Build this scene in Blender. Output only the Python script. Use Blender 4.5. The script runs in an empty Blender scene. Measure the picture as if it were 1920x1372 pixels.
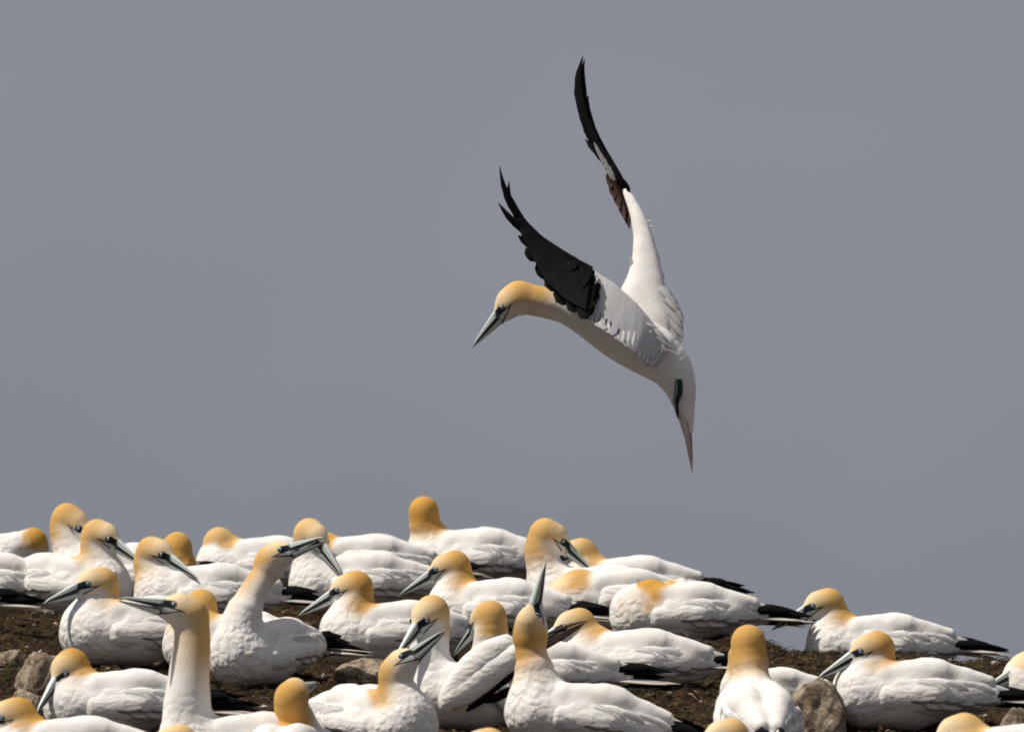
import bpy, math, random
import numpy as np
from mathutils import Vector, Matrix

random.seed(7); RNG = np.random.default_rng(11)
scene = bpy.context.scene
COL = scene.collection
R = math.radians

# ------------------------------------------------------------------ camera
U = 0.0014                      # metres per photograph pixel, forty-five metres from the lens
DIST = 45.0
PITCH = R(3.0)
cam_data = bpy.data.cameras.new('camera'); cam = bpy.data.objects.new('camera', cam_data); COL.objects.link(cam)
cam.location = (0, -DIST, 0); cam.rotation_euler = (R(90) + PITCH, 0, 0)
cam_data.sensor_width = 36.0; cam_data.lens = 36.0 * DIST / (1920 * U)
cam_data.clip_start = 0.5; cam_data.clip_end = 9000
cam_data.dof.use_dof = True; cam_data.dof.focus_distance = 46.5; cam_data.dof.aperture_fstop = 9.0
scene.camera = cam
scene.render.resolution_x = 1024; scene.render.resolution_y = 731

# ------------------------------------------------------------------ sky and sun
SUN_ELEV, SUN_AZ = R(58), R(195)      # azimuth of the place the sun stands, counted from +X counter-clockwise
world = bpy.data.worlds.new('World'); scene.world = world; world.use_nodes = True
nt = world.node_tree; nt.nodes.clear()
out = nt.nodes.new('ShaderNodeOutputWorld'); bg = nt.nodes.new('ShaderNodeBackground')
sky = nt.nodes.new('ShaderNodeTexSky'); sky.sky_type = 'NISHITA'; sky.sun_disc = False
sky.sun_elevation = SUN_ELEV; sky.sun_rotation = R(90) - SUN_AZ
sky.dust_density = 3.0
skm = nt.nodes.new('ShaderNodeMix'); skm.data_type = 'RGBA'
tc = nt.nodes.new('ShaderNodeTexCoord'); sep = nt.nodes.new('ShaderNodeSeparateXYZ')
nt.links.new(tc.outputs['Generated'], sep.inputs[0])
rmp = nt.nodes.new('ShaderNodeMapRange'); rmp.inputs[1].default_value = 0.10; rmp.inputs[2].default_value = 0.75
rmp.inputs[3].default_value = 1.0; rmp.inputs[4].default_value = 0.85
nt.links.new(sep.outputs[2], rmp.inputs[0]); nt.links.new(rmp.outputs[0], skm.inputs[0])
# mist: a pale grey bank, a little darker towards the water
ramp = nt.nodes.new('ShaderNodeMapRange'); ramp.inputs[1].default_value = 0.012; ramp.inputs[2].default_value = 0.066
nt.links.new(sep.outputs[2], ramp.inputs[0])
mist = nt.nodes.new('ShaderNodeMix'); mist.data_type = 'RGBA'
mist.inputs[6].default_value = (1.96, 2.08, 2.44, 1); mist.inputs[7].default_value = (2.56, 2.69, 3.06, 1)
nt.links.new(ramp.outputs[0], mist.inputs[0])
ns = nt.nodes.new('ShaderNodeTexNoise'); ns.inputs['Scale'].default_value = 30; ns.inputs['Detail'].default_value = 2
nt.links.new(tc.outputs['Generated'], ns.inputs['Vector'])
nr = nt.nodes.new('ShaderNodeMapRange'); nr.inputs[3].default_value = 0.88; nr.inputs[4].default_value = 1.12
nt.links.new(ns.outputs[0], nr.inputs[0])
mul = nt.nodes.new('ShaderNodeVectorMath'); mul.operation = 'SCALE'
nt.links.new(mist.outputs[2], mul.inputs[0]); nt.links.new(nr.outputs[0], mul.inputs['Scale'])
nt.links.new(sky.outputs[0], skm.inputs[6]); nt.links.new(mul.outputs[0], skm.inputs[7])
nt.links.new(skm.outputs[2], bg.inputs[0]); bg.inputs[1].default_value = 0.10
nt.links.new(bg.outputs[0], out.inputs[0])

sd = bpy.data.lights.new('sun', 'SUN'); sd.energy = 4.35; sd.angle = R(0.6); sd.color = (1.0, 0.945, 0.865)
sun = bpy.data.objects.new('sun', sd); COL.objects.link(sun)
sdir = Vector((math.cos(SUN_ELEV) * math.cos(SUN_AZ), math.cos(SUN_ELEV) * math.sin(SUN_AZ), math.sin(SUN_ELEV)))
sun.rotation_euler = sdir.to_track_quat('Z', 'Y').to_euler(); sun.location = (0, 0, 12)

vs = scene.view_settings
vs.view_transform = 'Standard'; vs.look = 'None'; vs.exposure = 0.0; vs.gamma = 1.0; vs.use_curve_mapping = False
scene.cycles.filter_width = 1.9

# ------------------------------------------------------------------ pixel rays and ground shape
CAM = np.array([0, -DIST, 0.0]); CP, SP = math.cos(PITCH), math.sin(PITCH)
def ray(px, py):
    x = (px - 960) * U / DIST; v = (686 - py) * U / DIST
    return np.array([x, CP - v * SP, SP + v * CP])
def at_depth(px, py, y):
    d = ray(px, py); return CAM + d * ((y + DIST) / d[1])
SLOPE = 0.13
Z0 = at_depth(960, 1395, 0)[2]
def at_ground(px, py):
    d = ray(px, py)                      # z = Z0 + SLOPE*y
    t = (Z0 - SLOPE * DIST) / (d[2] - SLOPE * d[1]); return CAM + d * t

def hash2(ix, iy, s):
    h = (ix.astype(np.int64) * 374761393 + iy.astype(np.int64) * 668265263 + s * 974634777) & 0x7fffffff
    h = ((h ^ (h >> 13)) * 1274126177) & 0x7fffffff
    return ((h ^ (h >> 16)) & 0xffff) / 65535.0
def vnoise(x, y, s=0):
    ix = np.floor(x); iy = np.floor(y); fx = x - ix; fy = y - iy
    fx = fx * fx * (3 - 2 * fx); fy = fy * fy * (3 - 2 * fy)
    a = hash2(ix, iy, s); b = hash2(ix + 1, iy, s); c = hash2(ix, iy + 1, s); d = hash2(ix + 1, iy + 1, s)
    return (a * (1 - fx) + b * fx) * (1 - fy) + (c * (1 - fx) + d * fx) * fy - .5
def fbm(x, y, f, o, s=0):
    r = 0; a = 1
    for i in range(o): r = r + a * vnoise(x * f, y * f, s + i); a *= .5; f *= 2.03
    return r
_cr = [at_ground(px, b) for px, b in ((-1200, 1105), (0, 1103), (940, 1092), (1150, 1128), (1350, 1180), (1480, 1236), (1900, 1240), (3000, 1290))]
def crest(x):        # how far back the ridge of the slope lies
    return np.interp(x, [c[0] for c in _cr], [c[1] for c in _cr])
def ground_base(x, y):
    c = crest(x)
    z = Z0 + SLOPE * np.minimum(y, c)
    over = np.maximum(y - c, 0)
    z = z - 0.05 * np.minimum(over, .4) - .55 * np.maximum(over - .3, 0) * np.exp(-over / 40.0)
    low = -1.65
    return np.where(y < -5, np.maximum(z, low), z)

# ------------------------------------------------------------------ helpers
def nodes_of(m): return m.node_tree.nodes, m.node_tree.links
def new_mat(name, color=(.8, .8, .8), rough=.8, spec=.2):
    m = bpy.data.materials.new(name); m.use_nodes = True
    b = m.node_tree.nodes['Principled BSDF']
    b.inputs['Base Color'].default_value = (*color, 1); b.inputs['Roughness'].default_value = rough
    b.inputs['Specular IOR Level'].default_value = spec
    return m, b
def tagp(o, **k):
    for a, v in k.items(): o[a] = v
    return o
def make_mesh(name, V, F, smooth=True):
    me = bpy.data.meshes.new(name)
    V = np.asarray(V, dtype=np.float32)
    if isinstance(F, np.ndarray):
        n, k = F.shape
        me.vertices.add(len(V)); me.vertices.foreach_set('co', V.ravel())
        me.loops.add(n * k); me.loops.foreach_set('vertex_index', F.astype(np.int32).ravel())
        me.polygons.add(n); me.polygons.foreach_set('loop_start', np.arange(0, n * k, k, dtype=np.int32))
        me.update(calc_edges=True)
    else:
        me.from_pydata(V.tolist(), [], F)
    me.polygons.foreach_set('use_smooth', np.full(len(me.polygons), smooth))
    me.update(); return me
def add_attr(me, name, kind, data):
    a = me.attributes.new(name, kind, 'POINT'); data = np.asarray(data, dtype=np.float32)
    if kind == 'FLOAT_COLOR':
        data = np.concatenate([data, np.ones((len(data), 1), np.float32)], 1)
        a.data.foreach_set('color', data.ravel())
    elif kind == 'FLOAT_VECTOR': a.data.foreach_set('vector', data.ravel())
    else: a.data.foreach_set('value', data.ravel())
def link(name, me, mat, parent=None):
    o = bpy.data.objects.new(name, me); COL.objects.link(o)
    if mat and not me.materials: me.materials.append(mat)
    if parent: o.parent = parent
    return o

# ------------------------------------------------------------------ materials
def math_node(nt, op, a, b=None, c=None, clamp=False):
    n = nt.nodes.new('ShaderNodeMath'); n.operation = op; n.use_clamp = clamp
    for i, v in enumerate((a, b, c)):
        if v is None: continue
        if isinstance(v, (int, float)): n.inputs[i].default_value = v
        else: nt.links.new(v, n.inputs[i])
    return n.outputs[0]
def seg_mask(nt, X, Z, ax, az, bx, bz, w0, w1, soft=.8):
    dx, dz = bx - ax, bz - az; L2 = dx * dx + dz * dz
    px = math_node(nt, 'SUBTRACT', X, ax); pz = math_node(nt, 'SUBTRACT', Z, az)
    t = math_node(nt, 'DIVIDE', math_node(nt, 'ADD', math_node(nt, 'MULTIPLY', px, dx), math_node(nt, 'MULTIPLY', pz, dz)), L2, clamp=True)
    qx = math_node(nt, 'SUBTRACT', px, math_node(nt, 'MULTIPLY', t, dx))
    qz = math_node(nt, 'SUBTRACT', pz, math_node(nt, 'MULTIPLY', t, dz))
    d = math_node(nt, 'SQRT', math_node(nt, 'ADD', math_node(nt, 'MULTIPLY', qx, qx), math_node(nt, 'MULTIPLY', qz, qz)))
    w = math_node(nt, 'ADD', math_node(nt, 'MULTIPLY', t, w1 - w0), w0)
    return math_node(nt, 'MULTIPLY_ADD', math_node(nt, 'SUBTRACT', w, d), 1 / soft, .5, clamp=True)

def plumage(name, use_col, bump_kind):
    m, b = new_mat(name, (.8, .79, .765), .85, .12)
    nt = m.node_tree; N, L = nodes_of(m)
    tc = N.new('ShaderNodeTexCoord'); obj = tc.outputs['Object']
    oi = N.new('ShaderNodeObjectInfo')
    off = N.new('ShaderNodeVectorMath'); off.operation = 'ADD'
    rv = N.new('ShaderNodeCombineXYZ'); r10 = math_node(nt, 'MULTIPLY', oi.outputs['Random'], 9.0)
    L.new(r10, rv.inputs[0]); L.new(r10, rv.inputs[2]); L.new(obj, off.inputs[0]); L.new(rv.outputs[0], off.inputs[1])
    P = off.outputs[0]
    # colour
    n1 = N.new('ShaderNodeTexNoise'); n1.inputs['Scale'].default_value = 22; n1.inputs['Detail'].default_value = 3; L.new(P, n1.inputs['Vector'])
    tint = N.new('ShaderNodeMix'); tint.data_type = 'RGBA'; tint.blend_type = 'MULTIPLY'
    rr = N.new('ShaderNodeMapRange'); rr.inputs[1].default_value = .42; rr.inputs[2].default_value = .78; L.new(n1.outputs[0], rr.inputs[0])
    L.new(math_node(nt, 'MULTIPLY', rr.outputs[0], .55), tint.inputs[0])
    tint.inputs[7].default_value = (.90, .84, .76, 1)
    if use_col:
        ca = N.new('ShaderNodeAttribute'); ca.attribute_name = 'col'; L.new(ca.outputs['Color'], tint.inputs[6])
    else: tint.inputs[6].default_value = (.82, .79, .755, 1)
    base = tint.outputs[2]
    # dirt flecks
    n2 = N.new('ShaderNodeTexNoise'); n2.inputs['Scale'].default_value = 75; n2.inputs['Detail'].default_value = 4; L.new(P, n2.inputs['Vector'])
    n3 = N.new('ShaderNodeTexNoise'); n3.inputs['Scale'].default_value = 7; n3.inputs['Detail'].default_value = 1; L.new(P, n3.inputs['Vector'])
    d1 = N.new('ShaderNodeMapRange'); d1.inputs[1].default_value = .66; d1.inputs[2].default_value = .74; L.new(n2.outputs[0], d1.inputs[0])
    d2 = N.new('ShaderNodeMapRange'); d2.inputs[1].default_value = .55; d2.inputs[2].default_value = .68; L.new(n3.outputs[0], d2.inputs[0])
    dm = N.new('ShaderNodeMix'); dm.data_type = 'RGBA'
    L.new(math_node(nt, 'MULTIPLY', math_node(nt, 'MULTIPLY', d1.outputs[0], d2.outputs[0]), .55), dm.inputs[0])
    L.new(base, dm.inputs[6]); dm.inputs[7].default_value = (.30, .19, .12, 1)
    base = dm.outputs[2]
    # relief
    def bump(height, dist, strength, prev=None):
        bn = N.new('ShaderNodeBump'); bn.inputs['Distance'].default_value = dist
        if isinstance(strength, float): bn.inputs['Strength'].default_value = strength
        else: L.new(strength, bn.inputs['Strength'])
        L.new(height, bn.inputs['Height'])
        if prev: L.new(prev, bn.inputs['Normal'])
        return bn.outputs[0]
    mp = N.new('ShaderNodeMapping'); L.new(P, mp.inputs['Vector'])
    wn = N.new('ShaderNodeTexNoise'); wn.inputs['Scale'].default_value = 25; L.new(P, wn.inputs['Vector'])
    wv = N.new('ShaderNodeVectorMath'); wv.operation = 'MULTIPLY_ADD'; L.new(wn.outputs['Color'], wv.inputs[0])
    wv.inputs[1].default_value = (.03, .03, .03); L.new(mp.outputs[0], wv.inputs[2])
    vo = N.new('ShaderNodeTexVoronoi'); vo.feature = 'SMOOTH_F1'; vo.inputs['Smoothness'].default_value = .35
    L.new(wv.outputs[0], vo.inputs['Vector'])
    if bump_kind == 'body':
        mp.inputs['Scale'].default_value = (.75, 1.0, .8); vo.inputs['Scale'].default_value = 62
        fa = N.new('ShaderNodeAttribute'); fa.attribute_name = 'fluff'
        hgt = math_node(nt, 'MULTIPLY', vo.outputs['Distance'], -1.0)
        nrm = bump(hgt, .0075, fa.outputs['Fac'])
    else:
        mp.inputs['Scale'].default_value = (.30, 1.0, 1.0); vo.inputs['Scale'].default_value = 75
        hgt = math_node(nt, 'MULTIPLY', vo.outputs['Distance'], -1.0)
        nrm = bump(hgt, .005, .45 if bump_kind == 'wing' else .04)
    s = N.new('ShaderNodeTexNoise'); s.inputs['Scale'].default_value = 1; s.inputs['Detail'].default_value = 3
    mp2 = N.new('ShaderNodeMapping'); mp2.inputs['Scale'].default_value = (60, 320, 320) if bump_kind == 'wing' else (160, 160, 160)
    L.new(P, mp2.inputs['Vector']); L.new(mp2.outputs[0], s.inputs['Vector'])
    nrm = bump(s.outputs[0], .0016, .45, nrm)
    L.new(nrm, b.inputs['Normal'])
    if use_col:
        ha = N.new('ShaderNodeAttribute'); ha.attribute_name = 'hp'; sp = N.new('ShaderNodeSeparateXYZ'); L.new(ha.outputs['Vector'], sp.inputs[0])
        X, Y, Z = sp.outputs
        hw = N.new('ShaderNodeAttribute'); hw.attribute_name = 'hw'
        pm = math_node(nt, 'MULTIPLY', seg_mask(nt, X, Z, 54, -14, 20, -6, 7.5, .5), hw.outputs['Fac'])
        pmix = N.new('ShaderNodeMix'); pmix.data_type = 'RGBA'; L.new(pm, pmix.inputs[0]); L.new(base, pmix.inputs[6])
        pmix.inputs[7].default_value = (.56, .60, .56, 1); base = pmix.outputs[2]
        ms = [seg_mask(nt, X, Z, 36, 0, 54, -4, 6.4, 5.0), seg_mask(nt, X, Z, 54, -8, 14, -5, 2.2, .8),
              seg_mask(nt, X, Z, 17, -5, 52, -25, .9, 1.7), seg_mask(nt, X, Z, 54, -26, 24, -30, 2.6, .9)]
        t = ms[0]
        for q in ms[1:]: t = math_node(nt, 'MAXIMUM', t, q)
        t = math_node(nt, 'MULTIPLY', t, hw.outputs['Fac'])
        bm = N.new('ShaderNodeMix'); bm.data_type = 'RGBA'; L.new(t, bm.inputs[0]); L.new(base, bm.inputs[6])
        bm.inputs[7].default_value = (.014, .017, .022, 1); base = bm.outputs[2]
    L.new(base, b.inputs['Base Color'])
    b.inputs['Subsurface Weight'].default_value = .12
    b.inputs['Subsurface Radius'].default_value = (.012, .008, .005); b.inputs['Subsurface Scale'].default_value = .5
    return m
M_BODY = plumage('body_plumage', True, 'body')
M_WING = plumage('wing_plumage', False, 'wing'); M_ARM = plumage('arm_plumage', False, 'arm')

def feather_mat(name, c0, c1, rough, spec, transl=None, tf=.3, bd=.0015, ms_=(3, 26, 1)):
    m, b = new_mat(name, c0, rough, spec); N, L = nodes_of(m)
    a = N.new('ShaderNodeAttribute'); a.attribute_name = 'fuv'
    mp = N.new('ShaderNodeMapping'); mp.inputs['Scale'].default_value = ms_; L.new(a.outputs['Vector'], mp.inputs[0])
    n = N.new('ShaderNodeTexNoise'); n.inputs['Scale'].default_value = 1.0; n.inputs['Detail'].default_value = 3; L.new(mp.outputs[0], n.inputs[0])
    mx = N.new('ShaderNodeMix'); mx.data_type = 'RGBA'; L.new(n.outputs[0], mx.inputs[0])
    mx.inputs[6].default_value = (*c0, 1); mx.inputs[7].default_value = (*c1, 1); L.new(mx.outputs[2], b.inputs['Base Color'])
    bn = N.new('ShaderNodeBump'); bn.inputs['Distance'].default_value = bd; bn.inputs['Strength'].default_value = .6
    L.new(n.outputs[0], bn.inputs['Height']); L.new(bn.outputs[0], b.inputs['Normal'])
    if transl:
        o = N['Material Output']; t = N.new('ShaderNodeBsdfTranslucent'); t.inputs[0].default_value = (*transl, 1)
        ms = N.new('ShaderNodeMixShader'); ms.inputs[0].default_value = tf
        L.new(b.outputs[0], ms.inputs[1]); L.new(t.outputs[0], ms.inputs[2]); L.new(ms.outputs[0], o.inputs[0])
    return m
M_BLACK = feather_mat('black_feather', (.004, .004, .005), (.009, .008, .008), .75, .06)
M_BROWN = feather_mat('brown_feather', (.060, .030, .026), (.13, .075, .065), .6, .25, (.18, .07, .05))
M_WHITE = feather_mat('white_feather', (.82, .81, .79), (.70, .68, .65), .8, .15, (.75, .72, .68))
M_LIT = feather_mat('thin_white_feather', (.84, .83, .82), (.78, .77, .77), .85, .1, (.86, .85, .84), .6)
M_VANE = feather_mat('wing_vane', (.86, .85, .84), (.76, .75, .75), .85, .1, (.86, .85, .84), .45, .0022, (1.2, 22, 1))
M_TAIL = feather_mat('tail_feather', (.78, .73, .66), (.62, .54, .46), .75, .15, (.72, .60, .50))

def bill_mat():
    m, b = new_mat('bill_horn', (.4, .45, .47), .38, .45); N, L = nodes_of(m)
    a = N.new('ShaderNodeAttribute'); a.attribute_name = 'col'
    tc = N.new('ShaderNodeTexCoord'); n = N.new('ShaderNodeTexNoise'); n.inputs['Scale'].default_value = 120; n.inputs['Detail'].default_value = 3
    L.new(tc.outputs['Object'], n.inputs[0])
    mx = N.new('ShaderNodeMix'); mx.data_type = 'RGBA'; mx.blend_type = 'MULTIPLY'; mx.inputs[7].default_value = (.74, .80, .80, 1)
    L.new(n.outputs[0], mx.inputs[0]); L.new(a.outputs['Color'], mx.inputs[6]); L.new(mx.outputs[2], b.inputs['Base Color'])
    return m
M_BILL = bill_mat()
M_RUMP = feather_mat('warm_tail_feather', (.76, .58, .48), (.66, .42, .34), .7, .15, (.80, .45, .34), .45)
M_EYE, _b = new_mat('eye', (.4, .5, .55), .12, .6)
_a = M_EYE.node_tree.nodes.new('ShaderNodeAttribute'); _a.attribute_name = 'col'; M_EYE.node_tree.links.new(_a.outputs['Color'], _b.inputs['Base Color'])
M_FOOT, _ = new_mat('foot_web', (.014, .014, .015), .55, .3)
M_TOE, _ = new_mat('toe_line', (.32, .42, .34), .5, .3)

# ------------------------------------------------------------------ signed-distance sculpting
def cone(P, a, b, ra, rb, ys=1.0):
    a = np.asarray(a, float); b = np.asarray(b, float); ab = b - a; L2 = max(float(ab @ ab), 1e-9)
    px = P[0] - a[0]; py = (P[1] - a[1]); pz = P[2] - a[2]
    t = np.clip((px * ab[0] + py * ab[1] + pz * ab[2]) / L2, 0, 1)
    dx = px - t * ab[0]; dy = (py - t * ab[1]) * ys; dz = pz - t * ab[2]
    return np.sqrt(dx * dx + dy * dy + dz * dz) - (ra + t * (rb - ra))
def smin(a, b, k):
    h = np.maximum(k - np.abs(a - b), 0) / k
    return np.minimum(a, b) - h * h * k * .25
def surface_nets(F, org, h):
    ins = F < 0
    c = np.zeros(tuple(s - 1 for s in F.shape), np.uint8)
    for i in (0, 1):
        for j in (0, 1):
            for k in (0, 1):
                c += ins[i:F.shape[0] - 1 + i, j:F.shape[1] - 1 + j, k:F.shape[2] - 1 + k]
    act = (c > 0) & (c < 8); ijk = np.argwhere(act)
    idx = np.full(act.shape, -1, np.int32); idx[act] = np.arange(len(ijk))
    offs = np.array([[i, j, k] for i in (0, 1) for j in (0, 1) for k in (0, 1)])
    vals = np.stack([F[tuple((ijk + o).T)] for o in offs], 1)
    s = np.zeros((len(ijk), 3)); n = np.zeros(len(ijk))
    for a in range(8):
        for ax, bit in ((0, 4), (1, 2), (2, 1)):
            b = a | bit
            if b == a: continue
            va, vb = vals[:, a], vals[:, b]; m = (va < 0) != (vb < 0)
            t = np.where(m, va / np.where(m, va - vb, 1), 0)
            s += (offs[a] + (offs[b] - offs[a]) * t[:, None]) * m[:, None]; n += m
    V = (ijk + s / n[:, None]) * h + org
    faces = []
    for ax in range(3):
        sl0 = [slice(None)] * 3; sl1 = [slice(None)] * 3; sl0[ax] = slice(0, -1); sl1[ax] = slice(1, None)
        A, B = ins[tuple(sl0)], ins[tuple(sl1)]; e = np.argwhere(A != B)
        o1, o2 = [q for q in range(3) if q != ax]
        ok = (e[:, o1] > 0) & (e[:, o2] > 0) & (e[:, o1] < F.shape[o1] - 1) & (e[:, o2] < F.shape[o2] - 1); e = e[ok]
        d1 = np.zeros(3, int); d1[o1] = 1; d2 = np.zeros(3, int); d2[o2] = 1
        q = np.stack([idx[tuple((e - d1 - d2).T)], idx[tuple((e - d2).T)], idx[tuple(e.T)], idx[tuple((e - d1).T)]], 1)
        flip = A[tuple(e.T)] if ax != 1 else ~A[tuple(e.T)]
        q[~flip] = q[~flip][:, ::-1]
        faces.append(q)
    return V, np.concatenate(faces)
def project(V, f, it=3):
    for _ in range(it):
        P = V.T; e = .6; d = f(P)
        g = np.stack([f((P[0] + e, P[1], P[2])) - d, f((P[0], P[1] + e, P[2])) - d, f((P[0], P[1], P[2] + e)) - d]) / e
        V = V - (g * np.clip(d / np.maximum((g * g).sum(0), .2), -3, 3)).T
    return V, (g / np.maximum(np.linalg.norm(g, axis=0), 1e-6)).T
def lumps(V, f, seed=0):
    x, y, z = (V * f).T; s = seed * 1.7
    return (np.sin(x * 1.0 + 1.3 * np.sin(y * 1.1 + s) + s) * np.sin(y * 1.2 + 1.1 * np.sin(z * .9 + s * 2)) +
            .6 * np.sin(z * 1.9 + 1.2 * np.sin(x * 1.7 + s)) * np.sin(x * 2.1 + y * .8 + s))
H = 3.3
def grid(lo, hi, h=H):
    ax = [np.arange(lo[i], hi[i] + h, h) for i in range(3)]
    return np.meshgrid(*ax, indexing='ij'), np.array([a[0] for a in ax]), ax

# body of a sitting bird, in photograph pixels, facing +X, ground at z = 0
def body_field(P, fat=1.0):
    Q = (P[0], P[1] / (1.17 * fat), P[2])
    d = cone(Q, (72, 0, 56), (-10, 0, 60), 55, 59)
    d = smin(d, cone(Q, (-10, 0, 60), (-105, 0, 66), 58, 42), 14)
    d = smin(d, cone(Q, (-105, 0, 64), (-175, 0, 60), 38, 15), 18)
    d = smin(d, cone(P, (78, 0, 70), (60, 0, 92), 48, 38), 22)
    for s in (-1, 1):      # mantle and scapulars: two soft mounds with a groove between
        m = smin(cone(P, (30, 28 * s, 94), (-30, 27 * s, 99), 27, 28), cone(P, (-70, 25 * s, 96), (-152, 14 * s, 84), 27, 14), 40)
        d = smin(d, m, 9)
    return d
LO, HI = (-215, -92, -12), (165, 92, 150)
HEADLO, HEADHI = (-100, -130, -12), (215, 130, 330)
(GP, GO, GA) = grid((-215, -130, -12), (215, 130, 330))
FIELD = {}
for vi, fat in enumerate((1.0, .93)):
    FIELD[vi] = body_field([g.astype(np.float32) for g in GP], fat).astype(np.float32)
FAT = (1.0, .93)

def bezier(p0, p1, p2, p3, n):
    t = np.linspace(0, 1, n)[:, None]
    return (1 - t) ** 3 * p0 + 3 * (1 - t) ** 2 * t * p1 + 3 * (1 - t) * t * t * p2 + t ** 3 * p3
def frame(fwd, up):
    f = np.asarray(fwd, float); f = f / np.linalg.norm(f); u = np.asarray(up, float); u = u - f * (u @ f); u /= np.linalg.norm(u)
    return np.stack([f, np.cross(u, f), u])           # rows: forward, left, up
def head_field(P, Hc, Fr):
    q = [P[i] - Hc[i] for i in range(3)]
    h = [q[0] * Fr[i][0] + q[1] * Fr[i][1] + q[2] * Fr[i][2] for i in range(3)]
    d = cone(h, (-6, 0, -1), (16, 0, 0), 30, 26.5, 1.03)
    d = smin(d, cone(h, (16, 0, 0), (50, 0, -9), 24, 11.5, 1.22), 10)
    d = smin(d, cone(h, (0, 0, -11), (48, 0, -17), 18, 8, 1.2), 8)
    return d, h
def neck_field(P, pts, rad):
    d = None
    for i in range(len(pts) - 1):
        c = cone(P, pts[i], pts[i + 1], rad[i], rad[i + 1]); d = c if d is None else np.minimum(d, c)
    return d

ORANGE = np.array([.56, .295, .06]); BUFF = np.array([.76, .55, .28]); CREAM = np.array([.84, .74, .55]); WHITE = np.array([.82, .79, .755])
def sstep(a, b, x):
    t = np.clip((x - a) / (b - a), 0, 1); return t * t * (3 - 2 * t)

def finish_body(V, Fc, f_all, pts, Hc, Fr, hood, rich, seed, lump=1.0, belly=None, fr=.8):
    V, Nn = project(V, f_all)
    hd, hp = head_field(V.T, Hc, Fr); hp = np.stack(hp, 1)
    # distance along the neck from the head
    cum = np.concatenate([[0], np.cumsum(np.linalg.norm(np.diff(pts[::-1], axis=0), axis=1))])
    best = np.full(len(V), 1e9); s = np.zeros(len(V)); rp = pts[::-1]; near = np.zeros_like(V)
    for i in range(len(rp) - 1):
        ab = rp[i + 1] - rp[i]; L = np.linalg.norm(ab); t = np.clip(((V - rp[i]) @ ab) / (L * L + 1e-9), 0, 1)
        d = np.linalg.norm(V - rp[i] - t[:, None] * ab, axis=1); m = d < best; best[m] = d[m]; s[m] = cum[i] + t[m] * L; near[m] = (rp[i] + t[:, None] * ab)[m]
    wob = lumps(V, .06, seed) * 6
    gdir = Fr[0] - .35 * Fr[2]; gdir = gdir / np.linalg.norm(gdir)
    off = V - near; front = (off @ gdir) / (np.linalg.norm(off, axis=1) + 6)          # +1 at the throat, -1 at the nape
    front = sstep(-.35, .85, front) * sstep(6, 34, s + np.maximum(-hp[:, 2], 0) * .8)
    o = 1 - sstep(hood * .42, hood * 1.45, s + wob + 32 * fr * front)
    o *= 1 - fr * front
    o *= 1 - sstep(44, 64, best)
    inh = 1 - sstep(2, 16, hd)
    face = sstep(-14, 44, hp[:, 0]) * inh
    chin = sstep(2, 20, -hp[:, 2]) * sstep(-16, 20, hp[:, 0]) * inh
    deep = np.clip(rich * (1 - .9 * face) * (1 - .45 * sstep(hood * .5, hood * 1.1, s)), 0, 1)[:, None]
    hoodc = BUFF * (1 - deep) + ORANGE * deep
    fc = (.75 * face * (1 - rich * .5))[:, None]
    hoodc = hoodc * (1 - fc) + CREAM * fc
    o = np.clip(o * (1 - .70 * chin), 0, 1)[:, None]
    col = WHITE * (1 - o) + hoodc * o
    hw = (hd < 3.0).astype(float) * (s < 45)
    headness = np.exp(-np.maximum(hd, 0) / 25)
    chest = sstep(20, 85, V[:, 0]) * (1 - sstep(115, 165, V[:, 2])) if belly is None else belly(V)
    fl = (.07 + .55 * chest) * (1 - .9 * headness)
    V = V + Nn * ((lumps(V, .05, seed) * .8 + lumps(V, .15, seed + 3) * .15) * (1 - headness) * lump)[:, None]
    me = make_mesh('body', V * U, Fc)
    add_attr(me, 'col', 'FLOAT_COLOR', col); add_attr(me, 'hp', 'FLOAT_VECTOR', hp)
    add_attr(me, 'hw', 'FLOAT', hw); add_attr(me, 'fluff', 'FLOAT', fl)
    return me

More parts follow.
